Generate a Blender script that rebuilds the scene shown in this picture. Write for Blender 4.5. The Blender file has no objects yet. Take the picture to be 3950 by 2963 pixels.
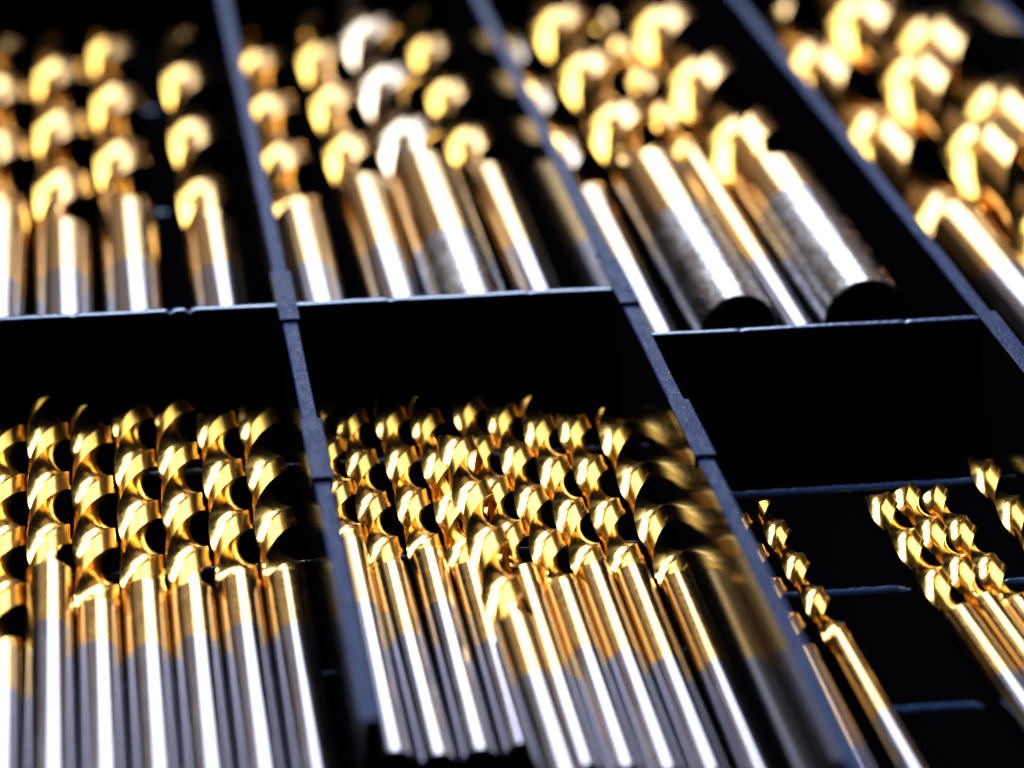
import bpy, math, random
from mathutils import Matrix, Vector
random.seed(7)
MM = 0.001
R_ = math.radians
sc = bpy.context.scene
col = sc.collection

# ------------------------------------------------------------------ camera
cam_d = bpy.data.cameras.new("camera")
cam = bpy.data.objects.new("camera", cam_d)
col.objects.link(cam)
right = Vector((0.9896034, -0.14379169, 0.00300948))
up = Vector((0.05362028, 0.38828024, 0.91998007))
fwd = Vector((0.13345401, 0.91025403, -0.39195359))
m = Matrix((right, up, -fwd)).transposed().to_4x4()
m.translation = Vector((-65.51152502, -344.20444319, 137.62787721)) * MM
cam.matrix_world = m
cam_d.sensor_width = 36.0
cam_d.lens = 104.16
cam_d.clip_start = 0.01
cam_d.clip_end = 20.0
cam_d.dof.use_dof = True
cam_d.dof.focus_distance = 351 * MM
cam_d.dof.aperture_fstop = 13.5
cam_d.dof.aperture_blades = 9
cam_d.dof.aperture_rotation = 0.3
sc.camera = cam

# ------------------------------------------------------------------ world and lamps
w = bpy.data.worlds.new("World")
sc.world = w
w.use_nodes = True
bg = w.node_tree.nodes["Background"]
bg.inputs[0].default_value = (0.5, 0.6, 1.0, 1)
bg.inputs[1].default_value = 0.004


def lamp(name, loc, target, sx, sy, power, colour):
    d = bpy.data.lights.new(name, 'AREA')
    d.shape = 'RECTANGLE'
    d.size = sx
    d.size_y = sy
    d.energy = power
    d.color = colour
    o = bpy.data.objects.new(name, d)
    col.objects.link(o)
    o.location = loc
    o.rotation_euler = (Vector(target) - Vector(loc)).to_track_quat('-Z', 'Y').to_euler()
    return o


# window-like soft box standing behind the tray, and the dim warm light round it
lamp("soft_box", (0.07, 0.74, 0.60), (0.0, 0, 0.0), 0.35, 0.80, 9.5, (0.80, 0.88, 1.0))
lamp("overhead_lamp", (-0.48, 0.40, 0.83), (0.0, 0, 0.0), 0.80, 0.60, 29.0, (0.86, 0.92, 1.0))
lamp("warm_wide_lamp", (0.18, 1.25, 0.60), (0, 0, 0), 1.9, 0.9, 2.4, (1.0, 0.76, 0.60))

sc.view_settings.view_transform = 'Standard'
sc.view_settings.look = 'None'
sc.view_settings.exposure = 0.0
sc.view_settings.gamma = 1.0
sc.cycles.max_bounces = 8
sc.cycles.glossy_bounces = 6
sc.cycles.sample_clamp_indirect = 8


# ------------------------------------------------------------------ materials
def mat(name, base, metallic=0.0, rough=0.4, spec=0.5, bump=None, rough_var=None, colour_var=None, tint=None, aniso=None):
    """bump = (scale xyz, strength, distance mm, detail); rough_var = (scale, amount)"""
    mt = bpy.data.materials.new(name)
    mt.use_nodes = True
    nt = mt.node_tree
    p = nt.nodes["Principled BSDF"]
    p.inputs["Base Color"].default_value = (*base, 1)
    p.inputs["Metallic"].default_value = metallic
    p.inputs["Roughness"].default_value = rough
    p.inputs["Specular IOR Level"].default_value = spec
    if aniso:   # circumferential grinding marks: highlights spread along the bit's axis
        p.inputs["Anisotropic"].default_value = aniso
        p.inputs["Anisotropic Rotation"].default_value = 0.25
        tg = nt.nodes.new("ShaderNodeTangent")
        tg.direction_type = 'RADIAL'
        tg.axis = 'Z'
        nt.links.new(tg.outputs[0], p.inputs["Tangent"])
    if tint:
        p.inputs["Specular Tint"].default_value = (*tint, 1)
    tc = nt.nodes.new("ShaderNodeTexCoord")
    geo = nt.nodes.new("ShaderNodeNewGeometry")

    def noise(scale, detail, world=True):
        mp = nt.nodes.new("ShaderNodeMapping")
        mp.inputs["Scale"].default_value = scale
        nt.links.new(geo.outputs["Position"] if world else tc.outputs["Object"], mp.inputs[0])
        n = nt.nodes.new("ShaderNodeTexNoise")
        n.inputs["Scale"].default_value = 1.0
        n.inputs["Detail"].default_value = detail
        nt.links.new(mp.outputs[0], n.inputs["Vector"])
        return n
    last = None
    for b in (bump or []):
        n = noise(b[0], b[3])
        bp = nt.nodes.new("ShaderNodeBump")
        bp.inputs["Strength"].default_value = b[1]
        bp.inputs["Distance"].default_value = b[2] * MM
        nt.links.new(n.outputs[0], bp.inputs["Height"])
        if last:
            nt.links.new(last.outputs[0], bp.inputs["Normal"])
        last = bp
    if last:
        nt.links.new(last.outputs[0], p.inputs["Normal"])
    if rough_var:
        n = noise(rough_var[0], 4)
        r = nt.nodes.new("ShaderNodeMapRange")
        r.inputs["From Min"].default_value = 0.3
        r.inputs["From Max"].default_value = 0.7
        r.inputs["To Min"].default_value = max(0.02, rough - rough_var[1])
        r.inputs["To Max"].default_value = rough + rough_var[1]
        nt.links.new(n.outputs[0], r.inputs[0])
        nt.links.new(r.outputs[0], p.inputs["Roughness"])
    if colour_var:
        n = noise(colour_var[0], 5)
        cr = nt.nodes.new("ShaderNodeValToRGB")
        cr.color_ramp.elements[0].position = colour_var[3]
        cr.color_ramp.elements[1].position = colour_var[4]
        cr.color_ramp.elements[0].color = (*colour_var[1], 1)
        cr.color_ramp.elements[1].color = (*colour_var[2], 1)
        nt.links.new(n.outputs[0], cr.inputs[0])
        nt.links.new(cr.outputs[0], p.inputs["Base Color"])
    return mt


S = 1000.0   # noise scale per metre -> per millimetre
gold = mat("titanium_gold", (0.46, 0.285, 0.095), 1.0, 0.18, bump=[((9*S, 3*S, 9*S), 0.03, 0.006, 3)],
           rough_var=((1.2*S, 1.2*S, 1.2*S), 0.06))
gold_land = mat("titanium_gold_land", (0.74, 0.42, 0.075), 1.0, 0.37, aniso=0.90, bump=[((9*S, 7*S, 9*S), 0.10, 0.006, 3)],
                 rough_var=((1.5*S, 1.5*S, 1.5*S), 0.08))
gold_far = mat("titanium_gold_deep", (0.52, 0.285, 0.055), 1.0, 0.19, bump=[((9*S, 3*S, 9*S), 0.03, 0.006, 3)], rough_var=((1.2*S, 1.2*S, 1.2*S), 0.05))
pale_gold = mat("worn_pale_coating", (0.36, 0.27, 0.18), 1.0, 0.19, bump=[((1.2*S, 1.2*S, 1.2*S), 0.06, 0.02, 2)], rough_var=((1.5*S, 1.5*S, 1.5*S), 0.05))
gold_flute = mat("titanium_gold_flute", (0.82, 0.50, 0.13), 1.0, 0.21, bump=[((1.2*S, 1.2*S, 1.2*S), 0.06, 0.02, 2), ((8*S, 6*S, 8*S), 0.12, 0.006, 3)],
                 rough_var=((1.5*S, 1.5*S, 1.5*S), 0.05))
steel = mat("bright_steel", (0.225, 0.22, 0.265), 1.0, 0.17, bump=[((2*S, .05*S, 2*S), 0.04, 0.01, 2)], rough_var=((1.0*S, 0.2*S, 1.0*S), 0.03))
worn = mat("worn_steel", (0.3, 0.3, 0.33), 1.0, 0.27, aniso=0.4,
           bump=[((2.6*S, 2.6*S, 2.6*S), 0.35, 0.02, 5)],
           rough_var=((0.35*S, 0.15*S, 0.35*S), 0.09),
           colour_var=((1.3*S, 0.8*S, 1.3*S), (0.06, 0.05, 0.045), (0.29, 0.29, 0.32), 0.34, 0.58))
bare = mat("bare_ground_steel", (0.80, 0.74, 0.72), 1.0, 0.22, bump=[((1.2*S, 1.2*S, 1.2*S), 0.3, 0.03, 3)], rough_var=((1.2*S, 1.2*S, 1.2*S), 0.08))
shaded_end = mat("shaded_shank_end", (0.05, 0.05, 0.05), 1.0, 0.5)  # steel end faces away from the lamps: their shade is put into the colour
plastic_lit_top = mat("black_plastic_lit_edge", (0.003, 0.011, 0.048), 0.0, 0.42, 0.05, tint=(0.3, 0.5, 1.0),  # top faces of the black plastic: bluish light put into the base colour
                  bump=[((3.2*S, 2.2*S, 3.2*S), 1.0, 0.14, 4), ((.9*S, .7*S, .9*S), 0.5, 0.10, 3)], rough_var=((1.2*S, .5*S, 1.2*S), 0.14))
plastic_lit_rim = mat("black_plastic_glint_rim", (0.02, 0.04, 0.11), 0.0, 0.20, 1.0, tint=(0.6, 0.75, 1.0),  # black plastic again, base colour raised to paint in the bluish glint
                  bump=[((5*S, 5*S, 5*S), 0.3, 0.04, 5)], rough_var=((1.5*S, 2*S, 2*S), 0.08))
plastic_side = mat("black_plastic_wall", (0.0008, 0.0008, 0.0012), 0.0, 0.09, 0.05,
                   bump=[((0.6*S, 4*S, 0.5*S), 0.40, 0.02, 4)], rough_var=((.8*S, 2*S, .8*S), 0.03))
plastic_floor = mat("black_plastic_floor", (0.0006, 0.0006, 0.0009), 0.0, 0.7, 0.0, bump=[((3*S, 3*S, 3*S), 0.5, 0.05, 4)])


# ------------------------------------------------------------------ mesh helpers
def mesh_obj(name, verts, faces, mats, parent=None, fm=None, smooth=True, sharp=None):
    me = bpy.data.meshes.new(name)
    me.from_pydata([(x*MM, y*MM, z*MM) for x, y, z in verts], [], faces)
    for mm in mats:
        me.materials.append(mm)
    if fm:
        me.polygons.foreach_set("material_index", fm)
    if smooth:
        me.polygons.foreach_set("use_smooth", [True]*len(me.polygons))
        me.update()
        me.set_sharp_from_angle(angle=sharp or R_(32))
    me.update()
    o = bpy.data.objects.new(name, me)
    col.objects.link(o)
    if parent:
        o.parent = parent
    return o


def bevel(o, wdt, seg=2):
    b = o.modifiers.new("bevel", 'BEVEL')
    b.width = wdt*MM
    b.segments = seg
    b.limit_method = 'ANGLE'


def box(name, x0, x1, y0, y1, z0, z1, mats, parent, bev=0.0, top=None):
    v = [(x0, y0, z0), (x1, y0, z0), (x1, y1, z0), (x0, y1, z0), (x0, y0, z1), (x1, y0, z1), (x1, y1, z1), (x0, y1, z1)]
    f = [(0, 3, 2, 1), (4, 5, 6, 7), (0, 1, 5, 4), (1, 2, 6, 5), (2, 3, 7, 6), (3, 0, 4, 7)]
    fm = None
    if top is not None:
        fm = [0, top, 0, 0, 0, 0]
    o = mesh_obj(name, v, f, mats, parent, fm, smooth=False)
    if bev:
        bevel(o, bev)
    return o


# ------------------------------------------------------------------ the tray
FLOOR = -18.0
tray = bpy.data.objects.new("storage_tray", None)
col.objects.link(tray)
tray["label"] = "black plastic compartment tray whose dividers separate the rows of drill bits"
tray["category"] = "tray"

box("floor_panel", -90, 132, -170, 190, FLOOR-2, FLOOR, [plastic_floor], tray)
box("end_wall", -90, 132, 185, 188, FLOOR, 1.0, [plastic_side, plastic_lit_rim], tray, 0.2, 1)
box("end_wall", -90, 132, -168, -165, FLOOR, 1.0, [plastic_side, plastic_lit_rim], tray, 0.2, 1)


def divider(x, y0, y1, cuts=(), tabs=(), low=(), thick=1.9, parent=tray):
    """one long wall; cuts: hairline notches over its top; low: (y0, y1, z) cut-down stretches; tabs: wider raised blocks"""
    ys = set()
    n = int((y1-y0)/1.5)
    for i in range(n+1):
        ys.add(round(y0+(y1-y0)*i/n, 2))
    for c in cuts:
        ys |= {c-.2, c-.1, c+.1, c+.2}
    for a, b, z in low:
        ys |= {a-.05, a, b, b+.05}
    vs, fs, fm = [], [], []
    h = thick/2
    ys = sorted(ys)
    for y in ys:
        zt = 0.0
        for c in cuts:
            if abs(y-c) < .15:
                zt = -0.5
        for a, b, z in low:
            if a-.01 <= y <= b+.01:
                zt = z
        wv = 0.05*math.sin(y*0.31+x)
        wl = 0.0
        c = 0.16
        vs += [(x-h, y, FLOOR), (x-h+wl, y, zt-c+wv), (x-h+c+wl, y, zt+wv), (x+h-c, y, zt+wv), (x+h+wl, y, zt-c+wv), (x+h, y, FLOOR)]
    n = len(ys)-1
    for i in range(n):
        a, b = i*6, i*6+6
        for k in range(5):
            fs.append((a+k, a+k+1, b+k+1, b+k))
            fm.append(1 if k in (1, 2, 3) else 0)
    fs.append((0, 5, 4, 3, 2, 1)[::-1])
    e = n*6
    fs.append((e, e+5, e+4, e+3, e+2, e+1))
    fm += [0, 0]
    o = mesh_obj("divider", vs, fs, [plastic_side, plastic_lit_top], parent, fm, smooth=False)
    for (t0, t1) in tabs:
        box("slot_tab", x-1.28, x+1.28, t0, t1, -1.3, 0.45, [plastic_side, plastic_lit_top], o, 0.18, 1)
    return o


divider(-43.2, -164.5, 184.5, [-48.8, 15.8, 77.7], [(-48.6, -32.3), (-1.4, 15.6)], [(-164.4, -102, -13)])
divider(-0.2, -164.5, 184.5, [-48.7, 15.3, 77.7], [(-48.5, -32.6), (-1.5, 15.1)])
divider(43.5, -164.5, 184.5, [17.9, 77.7], [(-32.5, -10.5)])
divider(87.2, -164.5, 184.5, [18, 77.7])
divider(-87.2, -164.5, 184.5)
divider(130.6, -164.5, 184.5)


def cross_wall(x0, x1, y, thick, zt, nicks=(), slope=0.0, low=()):
    n = int((x1-x0)/0.35)
    vs, fs, fm = [], [], []
    for i in range(n+1):
        x = x0+(x1-x0)*i/n
        dz = 0.03*math.sin(x*0.3+y)+random.uniform(-.015, .015)
        for nx, nw, nd in nicks:
            d = abs(x-nx)/nw
            if d < 1:
                dz -= nd*(1-d)
        z = zt+dz
        yy = y+slope*(x-x0)
        h = thick/2
        vs += [(x, yy-h, FLOOR), (x, yy-h, z-.12), (x, yy-h+.14, z), (x, yy+h-.14, z), (x, yy+h, z-.12), (x, yy+h, FLOOR)]
    for i in range(n):
        a, b = i*6, i*6+6
        for k in range(5):
            fs.append((a+k, b+k, b+k+1, a+k+1))
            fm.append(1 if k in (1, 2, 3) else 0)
    o = mesh_obj("cross_wall", vs, fs, [plastic_floor, plastic_lit_rim], tray, fm, smooth=True, sharp=R_(60))
    return o


cross_wall(-86.24, -44.16, 5.2, 1.2, -0.1, [(-57.9, 0.5, .5), (-55.5, 0.5, .6), (-70, .4, .2)])
cross_wall(-42.24, -1.16, 5.2, 1.2, -0.1, [(-30, .5, .2), (-12, .6, .15)])
glint_nub = mesh_obj("glint_bump", [(-1.3+0.45*math.cos(a)*k, 15.9+0.3*math.sin(a)*k, 0.1+h_) for k, h_ in ((1, 0), (.8, .3), (.3, .5)) for a in [j*math.pi/4 for j in range(8)]],
               [(r*8+j, r*8+(j+1) % 8, r*8+8+(j+1) % 8, r*8+8+j) for r in range(2) for j in range(8)]+[tuple(range(16, 24))], [plastic_lit_rim], tray)  # small bump added to give a bright glint beside the tab
cross_wall(0.76, 42.54, -11.0, 1.0, -0.1, [(12, .5, .15), (33, .4, .2)])
cross_wall(44.5, 86.2, -60.0, 1.0, -0.1)


def rib(x0, x1, y, gaps=(), high=0.62):
    """low rounded rib moulded across the floor; gaps = stretches where it is sunk to the floor"""
    n = int((x1-x0)/0.4)
    vs, fs = [], []
    for i in range(n+1):
        x = x0+(x1-x0)*i/n
        k = 1.0
        for g0, g1 in gaps:
            if g0 < x < g1:
                k = min(k, max(0.0, 1-min(x-g0, g1-x)/1.2))
        z = FLOOR+(high+random.uniform(-.05, .05))*k
        vs += [(x, y-.5, FLOOR-.05), (x, y-.40, z-.34), (x, y-.14, z-.07), (x, y+.12, z), (x, y+.5, FLOOR-.05)]
    for i in range(n):
        a, b = i*5, i*5+5
        for k in range(4):
            fs.append((a+k, b+k, b+k+1, a+k+1))
    mesh_obj("floor_rib", vs, fs, [plastic_lit_rim], tray, smooth=True, sharp=R_(60))


rib(0.8, 42.4, -21.6)
rib(0.8, 42.4, -49.0, [(23.0, 36.0)])
rib(0.8, 42.4, -76.6, [(1, 14), (23.5, 42.4)])
for x0, x1 in ((-86, -44.3), (-42.1, -1.3)):
    for y in (-5.8, -33.2, -60.6):
        rib(x0, x1, y)
for y in (91, 143):
    rib(-57.6, -55.6, y, high=0.4)


# ------------------------------------------------------------------ drill bits
def flute_profile(rad):
    """outline of a two-flute twist drill: land arc, then the concave flute; counter-clockwise"""
    half = []
    # in the mirrored frame: land from margin edge (0 deg) to the heel (78 deg), flute from heel to the opposite margin edge
    for a in (0, 5, 10, 15):
        half.append((math.cos(R_(a)), math.sin(R_(a)), 0))
    for a in (17, 25, 33, 41, 49, 56, 63):
        half.append((.935*math.cos(R_(a)), .935*math.sin(R_(a)), 0))
    # the flute is one smooth arc from the heel past the web to the opposite margin edge
    ax_, ay_ = .935*math.cos(R_(63)), .935*math.sin(R_(63))
    bx_, by_, cx_, cy_ = -0.14, 0.185, -1.0, 0.0
    dd = 2*(ax_*(by_-cy_)+bx_*(cy_-ay_)+cx_*(ay_-by_))
    sa, sb, sc_ = ax_*ax_+ay_*ay_, bx_*bx_+by_*by_, cx_*cx_+cy_*cy_
    ux, uy = (sa*(by_-cy_)+sb*(cy_-ay_)+sc_*(ay_-by_))/dd, (sa*(cx_-bx_)+sb*(ax_-cx_)+sc_*(bx_-ax_))/dd
    rr = math.hypot(ax_-ux, ay_-uy)
    t0, t1 = math.atan2(ay_-uy, ax_-ux), math.atan2(cy_-uy, cx_-ux)
    if t0 > t1:
        t0, t1 = t0, t1
    while t0 > t1:
        t1 += 2*math.pi
    if t1-t0 > math.pi:
        t0 += 2*math.pi
    fl = [(ux+rr*math.cos(t0+(t1-t0)*i/13), uy+rr*math.sin(t0+(t1-t0)*i/13)) for i in range(1, 13)]
    half += [(a, b, 1) for a, b in fl]
    full = half + [(-a, -b, k) for a, b, k in half]
    full = [(a, -b, k) for a, b, k in full][::-1]
    return [(a*rad, b*rad, k) for a, b, k in full]


def drill(label, group, D, x, zoff, y_tip, y_flute, y_coat, y_end, lead, roll=0.0, yaw=0.0, pitch=0.0, shank_mat=None, flute_mat=None, land_mat=None, coat_mat=None, flat_end=False, shank_off=0.0):
    """a twist drill lying with its tip away from the camera. roll = turn (deg) of the flutes where they run out."""
    root = bpy.data.objects.new("drill_bit", None)
    col.objects.link(root)
    rad = D/2
    zc = FLOOR+rad+zoff
    L = y_tip-y_end
    root.location = (x*MM, y_end*MM, zc*MM)
    root.rotation_euler = (R_(-90+pitch), 0, R_(yaw))
    root["label"] = label
    root["category"] = "drill bit"
    root["group"] = group
    # turn of the flutes: roll is the place (mm) where a heel edge crosses the left outline
    tilt = math.degrees(math.atan((x+65.5)/152.0))
    roll = 256-tilt-360.0*(roll-0.28*lead-y_flute)/lead
    # fluted section, local axis +Z
    z0, z1 = y_flute-y_end, L
    prof = flute_profile(rad)
    npf = len(prof)
    tanp = math.tan(R_(59))
    run = 1.25*D
    step = lead/34.0
    zs = []
    z = z0
    while z < z1-rad/tanp:
        zs.append(z)
        z += step*(0.5 if z < z0+run else 1.0)
    for k in range(7):
        zs.append(z1-rad/tanp*(1-k/6.0)+0.0001*k)
    vs, fs, fmt = [], [], []
    for zz in zs:
        s = min(1.0, (zz-z0)/run)
        h = rad*0.9*(1-s)**2.6
        for (px, py, k) in prof:
            if k or s < 1:
                # outward direction of the flute this point belongs to
                ang = R_(-130) if (px*math.cos(R_(-130))+py*math.sin(R_(-130))) > 0 else R_(50)
                if k:
                    px += h*math.cos(ang); py += h*math.sin(ang)
                r = math.hypot(px, py)
                lim = rad*0.985
                if k and r > lim:
                    px *= lim/r; py *= lim/r
            r = math.hypot(px, py)
            z_ = min(zz, z1-r/tanp)
            a = R_(roll)+2*math.pi*(z_-z0)/lead
            ca, sa = math.cos(a), math.sin(a)
            vs.append((px*ca-py*sa, px*sa+py*ca, z_))
    n = len(zs)
    for i in range(n-1):
        a, b = i*npf, (i+1)*npf
        for k in range(npf):
            k2 = (k+1) % npf
            fs.append((a+k, a+k2, b+k2, b+k))
            fmt.append(1 if (prof[k][2] or prof[k2][2]) else 0)
    vs.append((0, 0, z1))
    c = len(vs)-1
    e = (n-1)*npf
    for k in range(npf):
        fs.append((e+k, e+(k+1) % npf, c))
        fmt.append(0)
    mesh_obj("fluted_section", vs, fs, [land_mat or gold_land, flute_mat or gold_flute], root, fmt, smooth=True, sharp=R_(38))
    # coated collar and shank

    def tube(name, za, zb, m_, end_cap):
        ns = 40
        rs = rad*0.985
        rings = [(za, rs), (zb, rs)]
        if end_cap:
            ch = 0.05*D
            rings = [(za, rs-ch*(.35 if flat_end else 1)), (za+ch*(.35 if flat_end else 1), rs), (zb, rs)]
        v, f, fmi = [], [], []
        for zz, rr in rings:
            for k in range(ns):
                t = 2*math.pi*k/ns
                v.append((rr*math.cos(t), rr*math.sin(t), zz))
        for i in range(len(rings)-1):
            for k in range(ns):
                k2 = (k+1) % ns
                f.append((i*ns+k, i*ns+k2, (i+1)*ns+k2, (i+1)*ns+k)); fmi.append(0)
        if end_cap:
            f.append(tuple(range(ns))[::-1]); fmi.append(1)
        mesh_obj(name, v, f, [m_, shaded_end], root, fmi, smooth=True, sharp=R_(30))
    zc_ = y_coat-y_end
    tube("coated_collar", zc_, z0+0.02*D, coat_mat or gold, False)
    tube("steel_shank", 0.0, zc_, shank_mat or steel, True)
    return root


G1 = "drill bits in the near left compartment"
G2 = "drill bits in the near middle compartment"
G3 = "thin drill bits in the near right compartment"
G4 = "drill bits in the far left compartment"
G5 = "drill bits in the far middle compartment"
G6 = "drill bits in the far compartment right of the middle"
G7 = "drill bits in the far right corner compartment"

# near left compartment
ld = 28.4
for lab, x, yt, yf, yc, ye, roll, zo in [
    ("gold bit cut off by the left photo edge, flutes ending lower than its neighbour", -78.9, 2.0, -58, -68, -95, -30.8, 0),
    ("second bit from the left edge in the near left compartment, tip reaching highest", -73.7, 4.2, -42.5, -56, -95, -33.6, 1.2),
    ("third bit from the left edge in the near left compartment, its flutes ending lowest", -68.5, 3.4, -50, -59.5, -95, -33.2, 0.1),
    ("fourth bit from the left edge, in the middle of the near left row", -63.2, 4.2, -46, -61, -95, -40.8, 0.1),
    ("bit just left of the pair beside the divider in the near left compartment", -58.0, 4.2, -48, -60, -95, -40, 0.3),
    ("second bit left of the first long divider, white cutting lip showing at its tip", -52.7, 2.0, -46, -57.5, -95, -45, 0.0),
    ("bit nearest the first long divider on its left, large dark flute hollows", -47.4, 3.0, -46, -58.5, -92, -45.2, 0.2),
]:
    drill(lab, G1, 5.2, x, zo, yt, yf, yc, ye, ld, roll, pitch=1.0)

# near middle compartment
le = 24.2
for lab, x, yt, yf, yc, ye, roll, zo, yaw, D in [
    ("gold bit squeezed against the right side of the first long divider, near middle compartment", -39.2, 3.8, -36, -52, -84.4, -34, 0, 0, 4.2),
    ("second bit right of the first long divider, near middle compartment", -34.9, 4.3, -43, -60, -85.6, -38, 0, 0.5, 4.2),
    ("third bit right of the first long divider, its steel shank starting early", -30.6, 4.4, -40, -53, -85.2, -38, 0, 0, 4.2),
    ("fourth bit right of the first long divider, partly under the bit lying on top", -26.2, 3.6, -44, -62.4, -84.6, -39.6, 0, 0, 4.2),
    ("thin pale shank under the right side of the bit lying on top", -20.4, 3.6, -46, -70, -89.5, -36, -0.1, 0, 4.2),
    ("bit just right of the raised one, dark notch above its gold shank", -16.4, 1.5, -50, -65.5, -90.5, -39.3, 0, 0, 4.2),
    ("third bit left of the second long divider, near middle compartment", -12.3, 1.3, -46.5, -67, -91.6, -43.5, 0, 0, 4.2),
    ("second bit left of the second long divider, near middle compartment", -8.0, -2.6, -47.5, -69, -92.5, -44.3, 0, 0, 4.2),
    ("bit nearest the second long divider, mirrored as gold glints in its black wall", -3.1, -3.4, -50, -70.5, -96, -47.2, 0, 0, 4.2),
]:
    drill(lab, G2, D, x, zo, yt, yf, yc, ye, le, roll, yaw, pitch=0.9)
drill("thicker bit lying on top of the others in the near middle compartment", G2, 4.9, -23.7, 3.3, -12.5, -64, -77, -106, 25.6, -56.2, 0.2)

# near right compartment
for lab, D, x, yt, yf, yc, ye, roll, zo, yaw in [
    ("thin bit almost hidden behind the second long divider, near right compartment", 3.0, 7.8, -30.5, -66, -88, -115, -60, 0, 0),
    ("lone slim bit crossing the bare floor of the near right compartment", 3.0, 13.0, -29.2, -64.5, -82, -115, -64, 0.5, 1.1),
    ("leftmost of the three slim bits lying together by the right photo edge", 3.5, 28.9, -28.5, -61, -76, -115, -63.8, 0.5, 2.3),
    ("middle one of the three slim bits lying together by the right photo edge", 3.5, 32.7, -27.0, -58.5, -74, -115, -61, 0.5, 2.3),
    ("rightmost of the three slim bits lying together by the right photo edge", 3.5, 36.0, -28.0, -60, -76, -115, -61.4, 0.5, 2.3),
    ("bit whose tip overlaps the rib line at the right photo edge", 3.6, 40.6, -20.5, -70, -85, -115, -36.8, 0.6, 0.0),
]:
    drill(lab, G3, D, x, zo, yt, yf, yc, ye, D*5.9, roll, yaw)

# far left compartment
for lab, D, x, yt, yf, yc, ye, roll in [
    ("blurred bit cut off by the left photo edge in the far left compartment", 8.3, -80.8, 166, 74, 46, 6.5, 80),
    ("leftmost whole bit in the far left compartment, gold band above its steel shank", 8.3, -71.5, 166, 68, 48, 6.5, 89),
    ("middle bit of the far left compartment, its tip the highest there", 8.3, -62.0, 172, 76, 50.4, 6.5, 72),
    ("bit standing apart by the first long divider in the far left compartment", 8.3, -49.8, 166, 67, 47, 6.5, 82.5),
]:
    drill(lab, G4, D, x, 0, yt, yf, yc, ye, 60, roll, land_mat=gold_far, flute_mat=gold_far)

# far middle compartment
for lab, D, x, yt, yf, yc, ye, roll, zo, sm in [
    ("bit right beside the first long divider in the far middle compartment", 8.2, -36.8, 165, 70, 46, 6.5, 72, 0, None),
    ("second bit from the first divider in the far middle compartment, gold shank notched dark", 8.2, -25.8, 172, 82, 52, 6.5, 74.8, 0, None),
    ("fat raised bit of the far middle compartment with a worn pitted shank", 10.5, -17.0, 172, 77, 44, 6.5, 66, 2.5, worn),
    ("rightmost bit of the far middle compartment, long gold shank beside the dark gap", 8.0, -6.0, 175, 85, 50, 6.5, 102.7, 0, None),
]:
    drill(lab, G5, D, x, zo, yt, yf, yc, ye, 52 if D < 10 else 57, roll, shank_mat=sm, land_mat=pale_gold if sm else gold_far, flute_mat=pale_gold if sm else gold_far)

# far compartment right of the middle
drill("pale slim shank hard against the second long divider, far compartment", G6, 6.8, 8.3, 0, 172, 76, 44, -10, 56, 70, land_mat=pale_gold, coat_mat=pale_gold)
drill("fat bit with a scratched steel shank and dark round end, beside the pale slim one", G6, 10.6, 16.0, 4.8, 158, 66, 43, 6.8, 55, 63, shank_mat=worn, flat_end=True, land_mat=gold_far, flute_mat=gold_far)
drill("narrow gold and steel bit wedged between the two fat worn ones", G6, 4.4, 24.9, 6.0, 160, 78, 33, 6.9, 38, 82, land_mat=gold_far, flute_mat=gold_far)
drill("fattest bit, rusty pitted shank with its dark round end facing the camera", G6, 11.6, 33.0, 5.0, 154, 58, 45, 6.8, 62, 77, shank_mat=worn, flat_end=True, land_mat=gold_far, flute_mat=gold_far)

# far right corner
drill("gold bit beside the third long divider at the right photo edge", G7, 10.0, 58.3, 1.0, 160, 47, 25, -40, 80, 88, land_mat=gold_far, flute_mat=gold_far)
drill("raised fat gold bit in the top right corner with big open flutes", G7, 12.0, 68.4, 5.0, 165, 12, 0, -40, 72, 66, land_mat=gold_far, flute_mat=gold_far)
drill("blurred gold flutes at the far top right, outermost bit of the corner compartment", G7, 12.0, 80.0, 1.5, 168, 20, 0, -40, 80, 93, land_mat=gold_far, flute_mat=gold_far)


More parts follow.
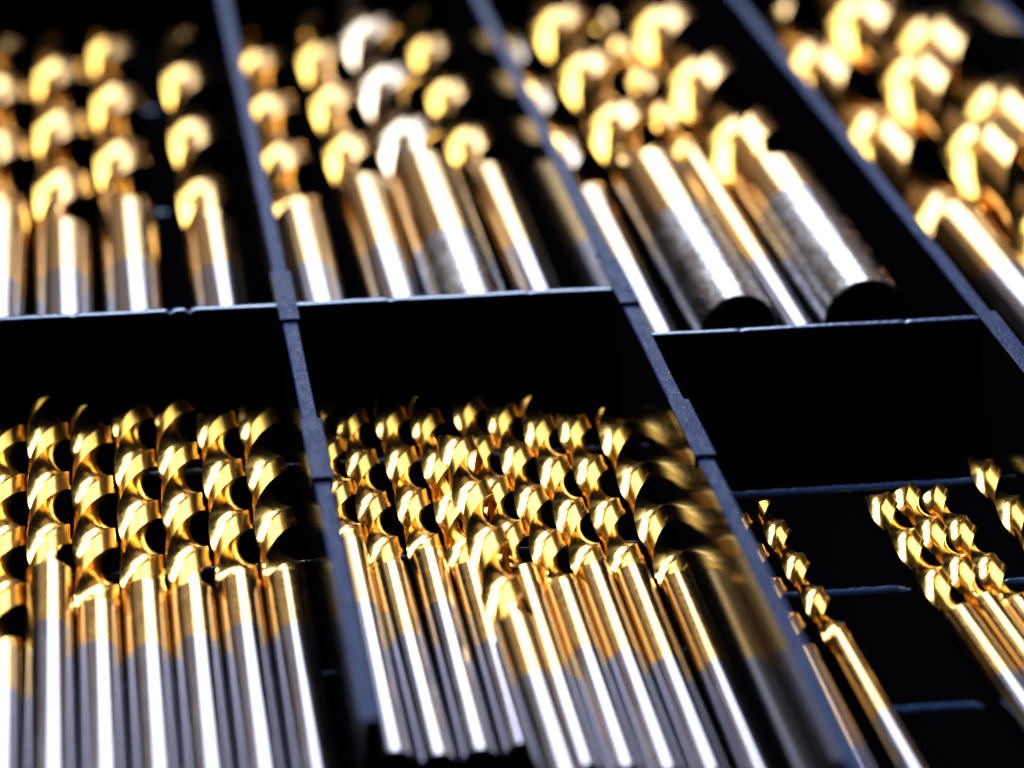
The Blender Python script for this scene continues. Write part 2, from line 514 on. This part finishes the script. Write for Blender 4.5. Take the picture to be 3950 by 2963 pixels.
# rust and swarf specks stuck to the two fat worn shanks
vs, fs = [], []
for cx, cz, rr in ((16.0, FLOOR+10.1, 5.22), (33.0, FLOOR+10.8, 5.71)):
    for k in range(70):
        a = R_(random.uniform(20, 165))
        y = 7.5+abs(random.gauss(0, 14))
        q = random.uniform(.05, .15)*(2 if random.random() < .1 else 1)
        b = len(vs)
        px, pz = cx+rr*math.cos(a), cz+rr*math.sin(a)
        vs += [(px+q, y, pz), (px, y+q*1.4, pz), (px-q, y, pz), (px, y-q, pz), (px+q*math.cos(a), y, pz+q*math.sin(a)), (px-q*math.cos(a), y, pz-q*math.sin(a))]
        for i0, i1 in ((0, 1), (1, 2), (2, 3), (3, 0)):
            fs += [(b+i0, b+i1, b+4), (b+i1, b+i0, b+5)]
rust = mat("rust_speck", (0.45, 0.16, 0.04), 0.3, 0.35)
sp = mesh_obj("rust_specks", vs, fs, [rust], None, smooth=False)
sp["kind"] = "stuff"
sp["label"] = "tiny rusty metal specks on the two fat worn shanks"
sp["category"] = "specks"


# pale flecks painted as glints of light on the near dividers and cross walls
vs, fs = [], []


def fleck(px, py, pz, q):
    b = len(vs)
    a = random.uniform(0, 6.28)
    l = random.uniform(1, 2.6)
    ca, sa_ = math.cos(a)*q*l, math.sin(a)*q*l
    vs.extend([(px+ca, py+sa_, pz), (px-sa_*.4, py+ca*.4, pz), (px-ca, py-sa_, pz), (px+sa_*.4, py-ca*.4, pz), (px, py, pz+q), (px, py, pz-q*.5)])
    for i0, i1 in ((0, 1), (1, 2), (2, 3), (3, 0)):
        fs.extend([(b+i0, b+i1, b+4), (b+i1, b+i0, b+5)])


for k in range(170):
    dx = random.choice((-43.2, -0.2, -0.2, 43.5))
    y = random.uniform(-95, 60) if random.random() < .4 else random.gauss(-18, 16)
    z = 0.48 if (-48.6 < y < -32.3 or -1.4 < y < 15.2) and dx < 40 else 0.05
    fleck(dx+random.uniform(-.8, .8), y, z, random.uniform(.03, .07))
for k in range(26):
    fleck(random.uniform(-80, 40), 5.2+random.uniform(-.3, .3), 0.0, random.uniform(.03, .06)) if k % 2 else fleck(random.uniform(3, 40), -11+random.uniform(-.25, .25), 0.0, random.uniform(.03, .06))
sparkle = mat("glint_fleck", (0.55, 0.6, 0.7), 0.0, 0.4)  # pale colour imitates sparkling light
sp = mesh_obj("glint_flecks", vs, fs, [sparkle], None, smooth=False)
sp["kind"] = "stuff"
sp["label"] = "fine pale flecks standing in for glints of light on the black divider tops"
sp["category"] = "sparkle"
